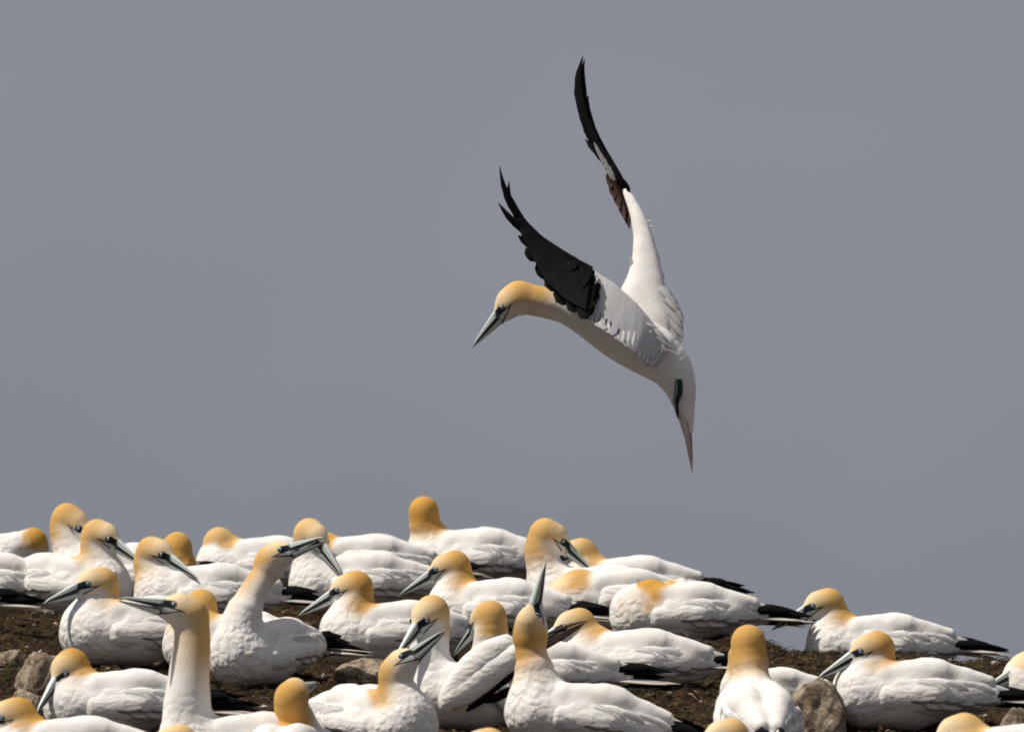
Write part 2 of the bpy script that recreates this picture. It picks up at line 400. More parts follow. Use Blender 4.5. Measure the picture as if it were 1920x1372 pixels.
# ------------------------------------------------------------------ bill and eye (head frame, pixels)
def ring_mesh(rings):
    n = len(rings[0]); V = [v for r in rings for v in r]; F = []
    for i in range(len(rings) - 1):
        for j in range(n): F.append((i * n + j, i * n + (j + 1) % n, (i + 1) * n + (j + 1) % n, (i + 1) * n + j))
    F.append(tuple(range(n - 1, -1, -1))); F.append(tuple((len(rings) - 1) * n + j for j in range(n)))
    return V, F
def half_bill(upper, wide=1.0):
    rings = []; cols = []
    pale = np.array([.66, .70, .65]); dark = np.array([.012, .013, .016]); tipc = np.array([.10, .11, .12])
    n = 40; K = 20
    for k in range(K):
        t = k / (K - 1)
        x = 43 + (79 if upper else 76) * t
        zm = -11.0 - 18.5 * t
        if upper:
            h = 16.0 * (1 - t) ** .95 + 2.0 - .8 * t; zc = zm + .6 - 2.6 * max(0, t - .84) / .16
        else:
            h = 11.0 * (1 - t) ** .85 + 1.3; zc = zm
        w = (9.5 * (1 - t) ** .85 + 1.5) * (1 if upper else .9) * wide
        ring = []; cc = []
        for j in range(n):
            a = 2 * math.pi * j / n; c, s_ = math.cos(a), math.sin(a)
            y = w * math.copysign(abs(c) ** .85, c)
            if upper: z = h * s_ if s_ >= 0 else .7 * s_
            else: z = h * s_ if s_ < 0 else .7 * s_
            if upper and s_ > 0: y *= 1 - .10 * math.exp(-((s_ - .45) / .13) ** 2)   # groove
            ring.append((x, y, zc + z))
            e = s_ if upper else -s_
            c_ = pale
            if e < (.34 if upper else .20): c_ = dark
            elif upper and .62 < e < .74 and t > .04: c_ = dark * 2
            elif upper and e > .97: c_ = pale * 1.1
            elif not upper and e > .93: c_ = dark * 2
            if t < .09: c_ = dark
            c_ = c_ * (1 - max(0, (t - .88) / .12) * .75) + tipc * max(0, (t - .88) / .12) * .6
            cc.append(c_)
        rings.append(ring); cols += cc
    V, F = ring_mesh(rings); me = make_mesh('upper_bill' if upper else 'lower_bill', np.array(V) * U, F)
    add_attr(me, 'col', 'FLOAT_COLOR', np.array(cols)); me.materials.append(M_BILL); return me
ME_UP, ME_LOW = half_bill(True), half_bill(False)
def eye_mesh():
    V = []; F = []; C = []; nr, ns_ = 9, 18; r = 5.4
    for i in range(nr + 1):
        a = math.pi * .62 * i / nr
        for j in range(ns_):
            b = 2 * math.pi * j / ns_
            V.append((r * math.sin(a) * math.cos(b), r * math.cos(a) * .8, r * math.sin(a) * math.sin(b)))
            q = math.sin(a) if a < math.pi / 2 else 1
            C.append((.004, .004, .005) if q < .30 else ((.42, .52, .54) if q < .74 else ((.05, .11, .16) if q < .9 else (.012, .016, .022))))
    for i in range(nr):
        for j in range(ns_): F.append((i * ns_ + j, i * ns_ + (j + 1) % ns_, (i + 1) * ns_ + (j + 1) % ns_, (i + 1) * ns_ + j))
    me = make_mesh('eye', np.array(V) * U, F); add_attr(me, 'col', 'FLOAT_COLOR', np.array(C)); me.materials.append(M_EYE); return me
ME_EYE = eye_mesh()
def add_head_parts(root, Hc, Fr, opening=0.0):
    M = Matrix(((Fr[0][0], Fr[1][0], Fr[2][0], Hc[0] * U), (Fr[0][1], Fr[1][1], Fr[2][1], Hc[1] * U), (Fr[0][2], Fr[1][2], Fr[2][2], Hc[2] * U), (0, 0, 0, 1)))
    o = link('upper_bill', ME_UP, None, root); o.matrix_basis = M @ Matrix.Rotation(-opening * .4, 4, 'Y')
    o = link('lower_bill', ME_LOW, None, root); o.matrix_basis = M @ Matrix.Rotation(opening * .6, 4, 'Y')
    ys = np.linspace(6, 34, 57)
    d, _ = head_field([np.full(57, Hc[i]) + Fr[0][i] * 34 + Fr[1][i] * ys + Fr[2][i] * 1.0 for i in range(3)], Hc, Fr)
    ye = float(np.interp(0, d, ys))
    for s in (1, -1):
        e = link('eye', ME_EYE, None, root)
        e.matrix_basis = M @ Matrix.Translation((34 * U, s * (ye - 2.5) * U, 1.0 * U)) @ Matrix.Rotation(0 if s > 0 else math.pi, 4, 'Z') @ Matrix.Rotation(R(-12), 4, 'Z')

# ------------------------------------------------------------------ feathers
def blade(path, width, normal, name, mat, asym=.42, rag=0.0, thick=.9, seed=0, tip=.55, tipw=.05, n=14, root_w=.35, cam=1.0):
    """one flight feather: a long cambered vane with a raised shaft"""
    rnd = random.Random(seed)
    P = np.asarray(path, float)
    t0 = np.linspace(0, 1, len(P)); t = np.linspace(0, 1, n)
    if len(P) == 3:
        tt = t[:, None]; Q = (1 - tt) ** 2 * P[0] + 2 * (1 - tt) * tt * P[1] + tt * tt * P[2]
    else: Q = np.stack([np.interp(t, t0, P[:, i]) for i in range(3)], 1)
    T = np.gradient(Q, axis=0); T /= np.linalg.norm(T, axis=1)[:, None] + 1e-9
    Nn = np.asarray(normal, float); V = []; UV = []
    for i in range(n):
        nn = Nn - T[i] * (Nn @ T[i]); nn /= np.linalg.norm(nn) + 1e-9; side = np.cross(nn, T[i])
        u = t[i]
        w = width * (root_w + (1 - root_w) * min(1, u / .25)) * (1 if u < tip else max(tipw, (1 - ((u - tip) / (1 - tip)) ** 2.2)))
        th_ = thick * (0.04 if i in (0, n - 1) else 1)
        wl = w * asym * (1 + rnd.uniform(-rag, rag)); wr = w * (1 - asym) * (1 + rnd.uniform(-rag, rag))
        for (sx, hgt) in ((-wl, -.05 * w * cam), (-wl * .5, .02 * w * cam), (0, .035 * w * cam + th_ * .5), (wr * .5, .02 * w * cam), (wr, -.06 * w * cam),
                          (wr * .5, .02 * w * cam - th_), (0, -th_), (-wl * .5, .02 * w * cam - th_)):
            V.append(Q[i] + side * sx + nn * hgt); UV.append((u, sx / width, 0))
    F = []
    for i in range(n - 1):
        for j in range(8): F.append((i * 8 + j, i * 8 + (j + 1) % 8, (i + 1) * 8 + (j + 1) % 8, (i + 1) * 8 + j))
    me = make_mesh(name, np.array(V) * U, F); add_attr(me, 'fuv', 'FLOAT_VECTOR', np.array(UV) + np.array([seed * .37, seed * .11, 0]))
    me.materials.append(mat); return me

# folded wing of a sitting bird
WX = [70, 40, -20, -60, -120, -165, -200]; WY = [44, 59, 63, 58, 37, 18, 8]
def wing_field(P, s, v=0):
    x, y, z = P
    yc = np.interp(x, WX[::-1], WY[::-1]) * np.sqrt(np.clip(1 - ((z - 58) / 66) ** 2, .12, 1))
    Q = (x, (y * s - yc) * 1.85, z)
    d = smin(cone(Q, (38 - 28 * v, 0, 56 + 5 * v), (-55, 0, 62), 24, 31), cone(Q, (-55, 0, 62), (-160, 0, 64), 32, 17), 12)
    g = cone(Q, (10, 0, 80), (-130, 0, 77), 18, 15)             # the upper coverts, a fold of their own
    d = smin(d, g, 5)
    h = cone(Q, (44 - 30 * v, 0, 48), (-40, 0, 44), 15, 13)              # forearm roll along the lower edge
    return smin(d, h, 14) / 1.4
def build_wing(v, s):
    lo = (-190, 0, 10) if s > 0 else (-190, -92, 10); hi = (76, 92, 112) if s > 0 else (76, 0, 112)
    (g, o, a) = grid(lo, hi, 3.0); F = wing_field(g, s, v)
    V, Fc = surface_nets(F, o, 3.0); V, Nn = project(V, lambda P: wing_field(P, s, v), 2)
    V = V + Nn * (lumps(V * np.array([.4, 1, 1.5]), .10, v + 5) * .5)[:, None]
    me = make_mesh('wing', V * U, Fc); me.materials.append(M_WING)
    prim = []
    for k in range(4):
        rr = random.Random(v * 10 + k)
        y0 = (17 + 3 * k) * s; tipx = -(268 - 17 * k) - rr.uniform(-6, 6); tz = 52 + 8 * k + rr.uniform(-5, 5) + v * 4
        path = [(-118, y0 + 4 * s, 62 + 3 * k), (-200, y0 * .75, 68 + 3 * k), (tipx, (-4 + 5 * k) * s, tz - 2 * k)]
        prim.append(blade(path, 27 - 2 * k, (0, .86 * s, .5), 'primary_feather', M_BLACK, asym=.4, rag=.06, seed=v * 7 + k, tip=.35, tipw=.08))
    sec = []
    for k in range(5):
        path = [(-62 + 4 * k, (58 - k) * s, 48 + 9 * k), (-115, (42 - 2 * k) * s, 44 + 9 * k), (-160 - 7 * k, (22 - 1.5 * k) * s, 49 + 6.5 * k)]
        sec.append(blade(path, 23, (.12, .97 * s, .25), 'secondary_feather', M_WHITE, asym=.5, rag=.05, seed=40 + v * 7 + k, tip=.7, tipw=.25))
    cov = []
    def on(x_, z_, up_):
        ys = np.linspace(2, 90, 120); d_ = wing_field((np.full(120, float(x_)), ys * s, np.full(120, float(z_))), s, v)
        i_ = np.where(d_ < 0)[0]
        y_ = ys[i_[-1]] if len(i_) else 12.0
        return (x_, (y_ + up_) * s, z_)
    rr = random.Random(v + 3)
    for row, (z0, z1, xs) in enumerate(((78, 76, (-8, -34, -60, -86, -112)), (60, 60, (6 - 20 * v, -26, -54, -82, -110, -134)), (47, 53, (-30, -62, -94)))):
        for x0 in xs:
            x0 += rr.uniform(-4, 4); zz = z0 + (z1 - z0) * (-x0 / 130) + rr.uniform(-3, 3); L = rr.uniform(46, 58)
            pth = [on(x0, zz, -2.5), on(x0 - L * .5, zz - 2, .3), on(x0 - L, zz - 5, 1.0)]
            cov.append(blade(pth, 27, (0, s, .15), 'covert_feather', M_WHITE, asym=.5, rag=.05, thick=.3, cam=.5, seed=500 + len(cov) + v * 20, tip=.55, tipw=.25, n=9))
    return me, prim, sec, cov
WINGS = {(v, s): build_wing(v, s) for v in (0, 1) for s in (1, -1)}
TAILS = []
for k in range(6):
    a = (k - 2.5)
    TAILS.append(blade([(-120, a * 5, 60), (-215, a * 7, 54 - abs(a)), (-(288 - abs(a) * 13), a * 10 + 2, 44 + a * 1.5)], 25, (.05, .12 * a, 1), 'tail_feather', M_TAIL, asym=.5, rag=.05, seed=70 + k, tip=.3, tipw=.06))

# ------------------------------------------------------------------ the gannet
def unit(deg, tilt):      # picture angle, and tilt towards the lens
    a, t = R(deg), R(tilt); return np.array([math.cos(a) * math.cos(t), -math.sin(t), math.sin(a) * math.cos(t)])
SITES = []
def gannet(label, X, B, yaw, hx, hy, tx, ty, away=0, sc=1.0, hood=62, rich=.75, up=(0, 0, 1), bulge=26, lift=46, hd=0.0,
           opening=0.0, v=0, group='gannets sitting on their nests', wings=True, roll=0, nr=1.0, extra=None, fr=.8, deep=None, pitch=0, nb=1.0):
    loc = at_ground(X, B) if deep is None else at_depth(X, B, at_ground(X, deep)[1]); yw = R(yaw); seed = len(SITES) + 1
    root = bpy.data.objects.new('gannet', None); COL.objects.link(root)
    pt = -math.atan(SLOPE * .9) * math.sin(yw) - R(pitch)
    root.location = loc - np.array([0, 0, .004]); root.rotation_euler = (R(roll), pt, yw); root.scale = (sc,) * 3
    tagp(root, label=label, category='gannet', group=group)
    SITES.append((loc[0], loc[1], sc))
    Rz = np.array(root.rotation_euler.to_matrix()).T
    ydep = loc[1] + 84 * U * sc * math.sin(yw) + hd * U
    Hc = Rz @ (at_depth(hx, hy, ydep) - loc) / (U * sc)
    vis = math.hypot(tx - hx, ty - hy) * (1 + loc[1] / DIST) / (125 * sc)
    tilt = math.degrees(math.acos(min(1, vis))) * (-1 if away else 1)
    ang = math.degrees(math.atan2(hy - ty, tx - hx)); ang += 13.5 * math.cos(R(ang))
    f = Rz @ unit(ang, tilt); Fr = frame(f, Rz @ np.array(up, float))
    p0 = np.array([80., 0, 62]); p3 = Hc + Fr[2] * -2
    p1 = p0 + np.array([8., 0, lift]); back = -Fr[0] * bulge - np.array([0, 0, 1.]) * bulge * .9
    p2 = p3 + back
    pts = bezier(p0, p1, p2, p3, 9)
    tt = np.linspace(0, 1, 9); rad = np.interp(tt, [0, .35, .7, 1], [46, 36, 31, 28.5]) * np.array([nb, nb, nb, (1 + nb) / 2, nr, nr, nr, 1, 1])
    fat = FAT[v]
    def f_all(P):
        d = smin(body_field(P, fat), neck_field(P, pts, rad), 20)
        d = smin(d, head_field(P, Hc, Fr)[0], 9)
        for e_ in extra or (): d = smin(d, cone(P, *e_), 6)
        return d
    F = FIELD[v].copy()
    lo = np.minimum(pts.min(0) - 62, Hc - 62); hi = np.maximum(pts.max(0) + 62, Hc + 62)
    sl = []; sub = []
    for i in range(3):
        i0 = max(0, np.searchsorted(GA[i], lo[i])); i1 = min(len(GA[i]), np.searchsorted(GA[i], hi[i])); sl.append(slice(i0, i1)); sub.append(GA[i][i0:i1].astype(np.float32))
    P = np.meshgrid(*sub, indexing='ij'); sl = tuple(sl)
    d = smin(F[sl], neck_field(P, pts, rad), 20); d = smin(d, head_field(P, Hc, Fr)[0], 9)
    for e_ in extra or (): d = smin(d, cone(P, *e_), 6)
    F[sl] = d
    V, Fc = surface_nets(F, GO, H)
    me = finish_body(V, Fc, f_all, pts, Hc, Fr, hood, rich, seed, fr=fr)
    link('body', me, M_BODY, root)
    add_head_parts(root, Hc, Fr, opening)
    rnd = random.Random(seed)
    if wings:
        for s in (1, -1):
            if wings == 'far' and s != (1 if math.cos(yw) > 0 else -1): continue
            wm, pr, se, co = WINGS[(v, s)]
            w = link('wing', wm, None, root); w.rotation_euler = (0, R(rnd.uniform(-2, 2.5)), R(rnd.uniform(-1.5, 1.5)))
            for q in pr:
                b = link('primary_feather', q, None, w); b.rotation_euler = (0, R(rnd.uniform(-1.5, 1.5)), R(rnd.uniform(-1, 1)))
            for q in se: link('secondary_feather', q, None, w)
            for q in co: link('covert_feather', q, None, w)
    for q in TAILS:
        b = link('tail_feather', q, None, root); b.rotation_euler = (0, R(rnd.uniform(-1, 1)), R(rnd.uniform(-1.2, 1.2)))
    root['local_head'] = [float(c) for c in Hc]
    return root

# back rows, from the left
gannet('gannet cut by the left edge, rusty head bent low, sitting behind the tallest left head', -72, 1112, 0, 64, 1016, 95, 1095, 1, rich=1.0, sc=.97, hood=22, bulge=20)
gannet('highest gannet at far left, bill hidden behind the neighbouring head', 218, 1134, 180, 130, 970, 205, 1048, rich=.75, lift=60, bulge=34, v=1, hood=54)
gannet('gannet at back left with bill pointing down to the right over its white breast', 128, 1154, 335, 186, 999, 272, 1052, rich=.6, hood=62, bulge=30)
gannet('white back of a cropped gannet at left edge, sitting behind the broad black wing tips', -40, 1152, 180, -125, 1000, -230, 1050)
gannet('cropped gannet at the left edge showing only broad black wing tips above a pale tail', -160, 1184, 180, -240, 1030, -350, 1080)
gannet('cropped gannet at left edge whose white tail tip lies above the pale rock', -264, 1290, 180, -350, 1140, -460, 1180, v=1)
gannet('gannet with only its orange crown showing behind the bird looking right', 252, 1142, 0, 332, 1022, 340, 1000, 1, rich=.85, v=1, bulge=18)
gannet('gannet with head turned back, bill pointing right and down over its own back', 375, 1173, 180, 288, 1031, 371, 1075, rich=.62, hood=72, bulge=32, lift=52)
gannet('sleepy gannet with head tucked low and turned away on the left skyline', 483, 1115, 181, 409, 1012, 372, 1034, 1, rich=.5, sc=.96, hood=14, bulge=10, lift=14)
gannet('pale capped gannet with bill lowered rightwards, behind the long crossing bill', 665, 1150, 181, 583, 998, 643, 1066, rich=.35, hd=-14, hood=44, bulge=22, lift=52)
gannet('hidden gannet behind the pale capped bird, grey bill tip sticking out at right', 668, 1116, 178, 601, 1026, 649, 1001, 1, rich=.9, v=1)
gannet('topmost sitting gannet with golden head seen from behind against the grey sky', 876, 1103, 172, 794, 955, 780, 968, 1, rich=.95, hood=54, bulge=10, lift=58, nr=.98, nb=.76)
gannet('gannet half hidden behind the arched neck, eye showing, long back on the skyline', 1166, 1158, 180, 1086, 1034, 985, 1082, rich=.6, v=1)
gannet('gannet with arched neck and bill pointing down right above the skyline centre', 1107, 1176, 180, 1027, 998, 1126, 1073, rich=.62, hood=66, bulge=34, lift=62)
gannet('gannet whose orange head pokes up beside crossed black wing tips near centre', 1146, 1184, 192, 1073, 1101, 985, 1150, rich=.7, bulge=12, lift=4, v=1)
gannet('gannet with lowered orange head and bill crossing the rocky gap on the right skyline', 1636, 1268, 182, 1549, 1128, 1446, 1174, rich=.72, deep=1206)
# middle rows
gannet('gannet in centre of the colony with bill lowered left over a white back', 920, 1199, 170, 848, 1057, 741, 1113, rich=.8, sc=.98)
gannet('pale faced gannet with bright eye at left, bill over black wing tips', 246, 1245, 190, 186, 1090, 83, 1124, rich=.6, hood=52, sc=1.06)
gannet('preening gannet with orange head buried in its back feathers', 1268, 1209, 179, 1226, 1114, 1300, 1142, 1, rich=1.0, hood=40, bulge=52, lift=40, up=(-.3, .2, 1),
       extra=[((12, -26, 100), (-20, -16, 112), 22, 20), ((-20, -16, 112), (-90, 0, 100), 20, 14), ((22, -20, 118), (-10, 0, 120), 12, 16)])
gannet('gannet facing left, bill pointing down beside the bird stretching its neck', 725, 1246, 188, 664, 1096, 550, 1152, rich=.85)
gannet('gannet behind the tall neck at left, only the back of its orange head showing', 432, 1266, 176, 377, 1130, 366, 1145, 1, rich=.7, v=1)
gannet('gannet stretching its neck with long bill raised to the upper right', 496, 1281, 232, 511, 1046, 611, 1003, rich=.7, hood=104, fr=.7, bulge=22, lift=80, opening=.07, nr=.84, hd=25, group='gannets stretching their necks')
gannet('gannet whose head with dark thin bill bends down between centre birds', 1002, 1326, 180, 916, 1153, 849, 1212, 1, rich=.65, hood=50, bulge=18, lift=56, v=1)
gannet('gannet with head above folded wings, its bill hidden by the sky pointing bird', 1178, 1300, 173, 1082, 1166, 980, 1215, rich=.6, bulge=20)
big = gannet('gannet with one wing drooping open, bill aimed down left over another bill', 886, 1366, 176, 807, 1145, 742, 1216, rich=.5, hood=46, bulge=20, lift=90, wings='far', group='gannets stretching their necks', sc=1.05)
gannet('small white rump of a gannet just right of the back of the orange head', 1440, 1336, 172, 1386, 1225, 1370, 1235, 1, sc=.7, v=1, bulge=12, lift=10, wings=False)
gannet('gannet seen from behind, golden head and white back facing the lens', 1417, 1408, 97, 1403, 1199, 1398, 1192, 1, rich=.8, hood=60, bulge=8, lift=60, sc=1.06, hd=-20, nr=1.0, pitch=9, nb=.76)
gannet('gannet at lower right facing left, bill lowered in front of a brown rock', 1696, 1364, 181, 1640, 1211, 1530, 1265, rich=.85, sc=1.04, hood=58)
gannet('gannet cropped by the right edge with its eye and bill over black feathers', 2008, 1342, 181, 1934, 1247, 1838, 1288, rich=.5, hood=60, v=1)
# front rows
gannet('gannet at lower left with dark bill pointing straight down beside a rock', 216, 1382, 179, 131, 1244, 68, 1321, rich=1.0, sc=1.02, hood=56)
gannet('tallest standing gannet at left, neck upright and bill held out to the left', 442, 1478, 196, 352, 1147, 222, 1118, rich=.5, hood=104, fr=.45, bulge=26, lift=120, sc=1.1, opening=.03, nr=.98, group='gannets stretching their necks')
gannet('sky pointing gannet at centre with bill raised straight up', 1076, 1408, 181, 994, 1178, 1004, 1055, up=(-.62, -.78, .1), rich=.9, hood=80, fr=.35, bulge=30, lift=95, sc=1.05, nr=.9, pitch=9, group='gannets stretching their necks')
gannet('gannet in front with neck raised and bill pointing up to the right', 702, 1418, 312, 745, 1254, 833, 1172, rich=.7, hood=62, fr=.8, bulge=26, lift=60, sc=1.05, opening=.02, group='gannets stretching their necks')
gannet('gannet at the bottom with golden head from behind, pale bill tip aimed up right', 545, 1482, 75, 547, 1302, 600, 1252, 1, rich=.8, hood=66, bulge=22, lift=60, hd=-70, v=1, nr=1.05)
gannet('orange crowned gannet cut off in the bottom left corner', 118, 1482, 180, 28, 1337, -85, 1390, rich=.95, sc=1.08)
gannet('gannet with only its pale crown showing at the bottom, below the tall neck', 420, 1545, 180, 332, 1388, 215, 1440, rich=.35, sc=1.05)
gannet('gannet with only its crown showing at the bottom under the golden backed head', 1450, 1556, 180, 1366, 1376, 1250, 1425, rich=.45, sc=1.05, v=1)
gannet('gannet in the bottom right corner with buff crown and white mantle showing', 1890, 1496, 182, 1803, 1367, 1690, 1425, rich=.5, sc=1.08)
gannet('gannet with only a yellow crown tip showing at the bottom centre', 1000, 1570, 180, 912, 1394, 800, 1440, rich=.5, sc=1.05, v=1)
for o in list(COL.objects):
    if 'local_head' in o: del o['local_head']

# ---- the drooping, half-opened wing of the centre bird
def loft(contA, contB, thick, name, mat, normal_hint=(0, -1, 0), m=12, n=28, bulge=0.0, seed=0):
    A = np.asarray(contA, float); Bc = np.asarray(contB, float); t = np.linspace(0, 1, n)
    def cr(P):
        t0 = np.linspace(0, 1, len(P)); P2 = np.stack([np.interp(t, t0, P[:, i]) for i in range(3)], 1)
        for _ in range(3): P2[1:-1] = (P2[:-2] + 2 * P2[1:-1] + P2[2:]) / 4
        return P2
    A, Bc = cr(A), cr(Bc); rings = []
    for i in range(n):
        c = (A[i] + Bc[i]) / 2; hw = (Bc[i] - A[i]) / 2; tg = (A[min(i + 1, n - 1)] + Bc[min(i + 1, n - 1)] - A[max(i - 1, 0)] - Bc[max(i - 1, 0)])
        nn = np.cross(hw, tg); nn = nn / (np.linalg.norm(nn) + 1e-9)
        if nn @ np.array(normal_hint) < 0: nn = -nn
        th = thick[0] + (thick[1] - thick[0]) * t[i]; th *= min(1, .35 + 4 * min(t[i], 1 - t[i]))
        ring = []
        for j in range(2 * m):
            a = math.pi * j / m; ca, sa = math.cos(a), math.sin(a)
            ring.append(c + hw * math.copysign(abs(ca) ** .8, ca) + nn * (th * sa + bulge * (1 - ca * ca)))
        rings.append(ring)
    V, F = ring_mesh(rings); V = np.array(V); V = V + (lumps(V, .13, seed) * .8)[:, None] * np.array([[0, 1, .3]])
    me = make_mesh(name, V * U, F); me.materials.append(mat)
    add_attr(me, 'fuv', 'FLOAT_VECTOR', np.array([(.5 + .5 * math.cos(math.pi * j / m), 2.6 * i / n + seed, 0) for i in range(n) for j in range(2 * m)])); return me
def rel(root, pts):      # picture points with depth offsets (pixels, minus is nearer the lens) to the root's own frame
    M = np.array(root.matrix_basis.inverted()); loc = np.array(root.location); out = []
    for x, y, d in pts:
        w = at_depth(x, y, loc[1] + d * U); q = M @ np.array([*w, 1]); out.append(q[:3] / U)
    return np.array(out)
bpy.context.view_layer.update()
nrm_cam = np.array(big.rotation_euler.to_matrix().inverted() @ Vector((0, -1, .15)))
w = link('wing', loft(rel(big, [(950, 1188, -72), (905, 1200, -84), (865, 1232, -94), (838, 1268, -100), (820, 1305, -100), (824, 1330, -98)]),
                      rel(big, [(985, 1215, -64), (960, 1232, -80), (930, 1252, -92), (900, 1280, -98), (880, 1308, -98), (850, 1334, -96)]),
                      (9, 11), 'wing', M_WING, nrm_cam, bulge=7), None, big)
w2 = link('wing_coverts', loft(rel(big, [(822, 1308, -99), (850, 1278, -104), (900, 1240, -98), (950, 1212, -86), (985, 1200, -80)]),
                      rel(big, [(834, 1334, -97), (872, 1326, -102), (915, 1296, -98), (955, 1262, -90), (990, 1240, -84)]),
                      (10, 6), 'wing_coverts', M_WING, nrm_cam, bulge=8, seed=3), None, w)
for k, (a, b, c, wd) in enumerate([((950, 1262, -78), (905, 1300, -86), (874, 1333, -92), 22), ((975, 1232, -76), (950, 1262, -82), (926, 1290, -90), 24),
                                   ((968, 1285, -72), (935, 1305, -80), (905, 1316, -86), 16)]):
    link('primary_feather', blade(rel(big, [a, b, c]), wd, nrm_cam, 'primary_feather', M_BLACK, seed=90 + k, tip=.55, tipw=.2, rag=.05), None, w)
for k, (a, b, c, wd) in enumerate([((900, 1285, -74), (940, 1310, -70), (975, 1345, -66), 30), ((915, 1270, -72), (950, 1298, -68), (985, 1325, -64), 26)]):
    link('secondary_feather', blade(rel(big, [a, b, c]), wd, nrm_cam, 'secondary_feather', M_WHITE, seed=95 + k, tip=.7, tipw=.25), None, w)
for k, (a, b, c, wd) in enumerate([((985, 1215, -34), (1045, 1172, -42), (1106, 1163, -46), 6), ((985, 1232, -30), (1045, 1200, -40), (1100, 1165, -44), 13)]):
    link('primary_feather', blade(rel(big, [a, b, c]), wd, nrm_cam, 'primary_feather', M_BROWN, seed=99 + k, tip=.5, tipw=.05), None, big)

# ------------------------------------------------------------------ the flying gannet
def fly():
    oy = .55                                       # metres behind the focus plane
    org = at_depth(1150, 640, oy)
    root = bpy.data.objects.new('gannet', None); COL.objects.link(root); root.location = org
    tagp(root, label='flying gannet landing above the colony with both wings raised', category='gannet')
    def q(x, y, d=0.0): return (at_depth(x, y, oy + d * U) - org) / U
    spine = [((1000, 563, 0), 29), ((1030, 569, 0), 29), ((1065, 578, 0), 29.5), ((1105, 598, 0), 36), ((1140, 618, 0), 43), ((1180, 640, 0), 48), ((1222, 660, 0), 49),
             ((1257, 685, 0), 41), ((1276, 722, 0), 31), ((1284, 765, 0), 19), ((1289, 805, 0), 11)]
    pts = np.array([q(*p) for p, r in spine]) ; rad = np.array([r for p, r in spine]) * (1 + oy / DIST) * .99
    Hc = q(969, 559); Fr = frame(unit(214, 3), unit(124, 0))
    tq = np.linspace(0, 10, 41); pts = np.stack([np.interp(tq, range(11), pts[:, i]) for i in range(3)], 1); rad = np.interp(tq, range(11), rad)
    for _ in range(4):
        pts[1:-1] = (pts[:-2] + 2 * pts[1:-1] + pts[2:]) / 4; rad[1:-1] = (rad[:-2] + 2 * rad[1:-1] + rad[2:]) / 4
    def fa(P):
        d = cone(P, Hc, pts[0], 28.5, rad[0])
        for i in range(len(pts) - 1): d = np.minimum(d, cone(P, pts[i], pts[i + 1], rad[i], rad[i + 1]))
        # shoulders, thigh, rump
        d = smin(d, cone(P, q(1165, 600, 22), q(1235, 640, 16), 26, 26), 16)
        d = smin(d, cone(P, q(1180, 610, -22), q(1235, 648, -18), 26, 26), 16)
        d = smin(d, cone(P, q(1232, 690, -20), q(1262, 716, -18), 20, 9), 12)
        return smin(d, head_field(P, Hc, Fr)[0], 9)
    lo = pts.min(0) - 90; hi = pts.max(0) + 75; lo[0] = Hc[0] - 60; hi[2] = max(hi[2], Hc[2] + 60)
    g, o, a = grid(lo, hi, 3.0); F = fa(g); V, Fc = surface_nets(F, o, 3.0)
    npt = np.concatenate([pts[::-1], [Hc]])
    me = finish_body(V, Fc, fa, npt, Hc, Fr, 84, .7, 77, lump=.25, belly=lambda V: .12 * np.ones(len(V)))
    link('body', me, M_BODY, root); add_head_parts(root, Hc, Fr)
    toward = np.array([0, -1.0, .1])
    def B(name, a, b, c, wd, mat, par, nn=toward, **k):
        k.setdefault('cam', .3); k.setdefault('thick', .45); return link(name, blade([q(*a), q(*b), q(*c)], wd, nn, name, mat, **k), None, par)
    # tail, a narrow wedge seen from the side
    for k in range(7):
        s = (k - 3)
        B('tail_feather', (1276 + s * 2, 745, s * 5), (1289 + s * 1.2, 800, s * 6), (1298 - abs(s) * 1.6, 888 - abs(s) * 14, s * 7), 18 - abs(s), M_RUMP if abs(s) < 2 else M_TAIL, root, np.array([.35, -.9, .1]), tip=.25, tipw=.05, seed=k + 200, rag=.05)
    # feet tucked back under the vent
    for s, dd in ((0, -31), (1, -8)):
        pth = [q(1262 + 2 * s, 700, dd + 1), q(1272, 716, dd - 5), q(1271, 736, dd - 5), q(1266, 752, dd - 4), q(1272, 786, dd - 2)]
        vv = blade(np.array(pth), 15, toward, 'foot', M_FOOT, tip=.5, tipw=.08, thick=2.5, seed=210 + s, root_w=.3)
        ft = link('foot', vv, None, root)
        link('toe', blade(np.array(pth) + np.array([[-3, -3, 0]]), 2.2, toward, 'toe', M_TOE, thick=1.5, tip=.8, seed=213 + s), None, ft)
    def lerp(P, t):
        P = np.array(P, float); t0 = np.linspace(0, 1, len(P)); return np.array([np.interp(t, t0, P[:, i]) for i in range(3)])
    # near wing: white arm
    LE = [(1256, 652, -22), (1226, 606, -47), (1192, 566, -52), (1152, 531, -54), (1108, 503, -54)]
    IN = [(1222, 668, -66), (1192, 634, -74), (1158, 600, -80), (1128, 566, -82), (1098, 530, -80)]
    TE = [(1244, 664, -36), (1222, 686, -96), (1194, 665, -158), (1158, 636, -168), (1124, 614, -170), (1098, 598, -160)]
    PAN = [tuple(np.array(a) * .09 + np.array(b) * .91) for a, b in zip([lerp(LE, u) for u in np.linspace(0, 1, 6)], TE)]
    wing = link('wing', loft([q(*p) for p in LE], [q(*p) for p in PAN], (3, 2.4), 'wing', M_VANE, toward, bulge=5, seed=6, n=60, m=16), None, root)
    n = 19
    TE = [(1244, 664, -36), (1222, 686, -96), (1194, 665, -158), (1158, 636, -168), (1124, 614, -170), (1098, 598, -160)]
    MID = [(1240, 650, -54), (1212, 612, -62), (1180, 580, -67), (1146, 552, -70), (1112, 525, -70)]
    rnd = random.Random(5)
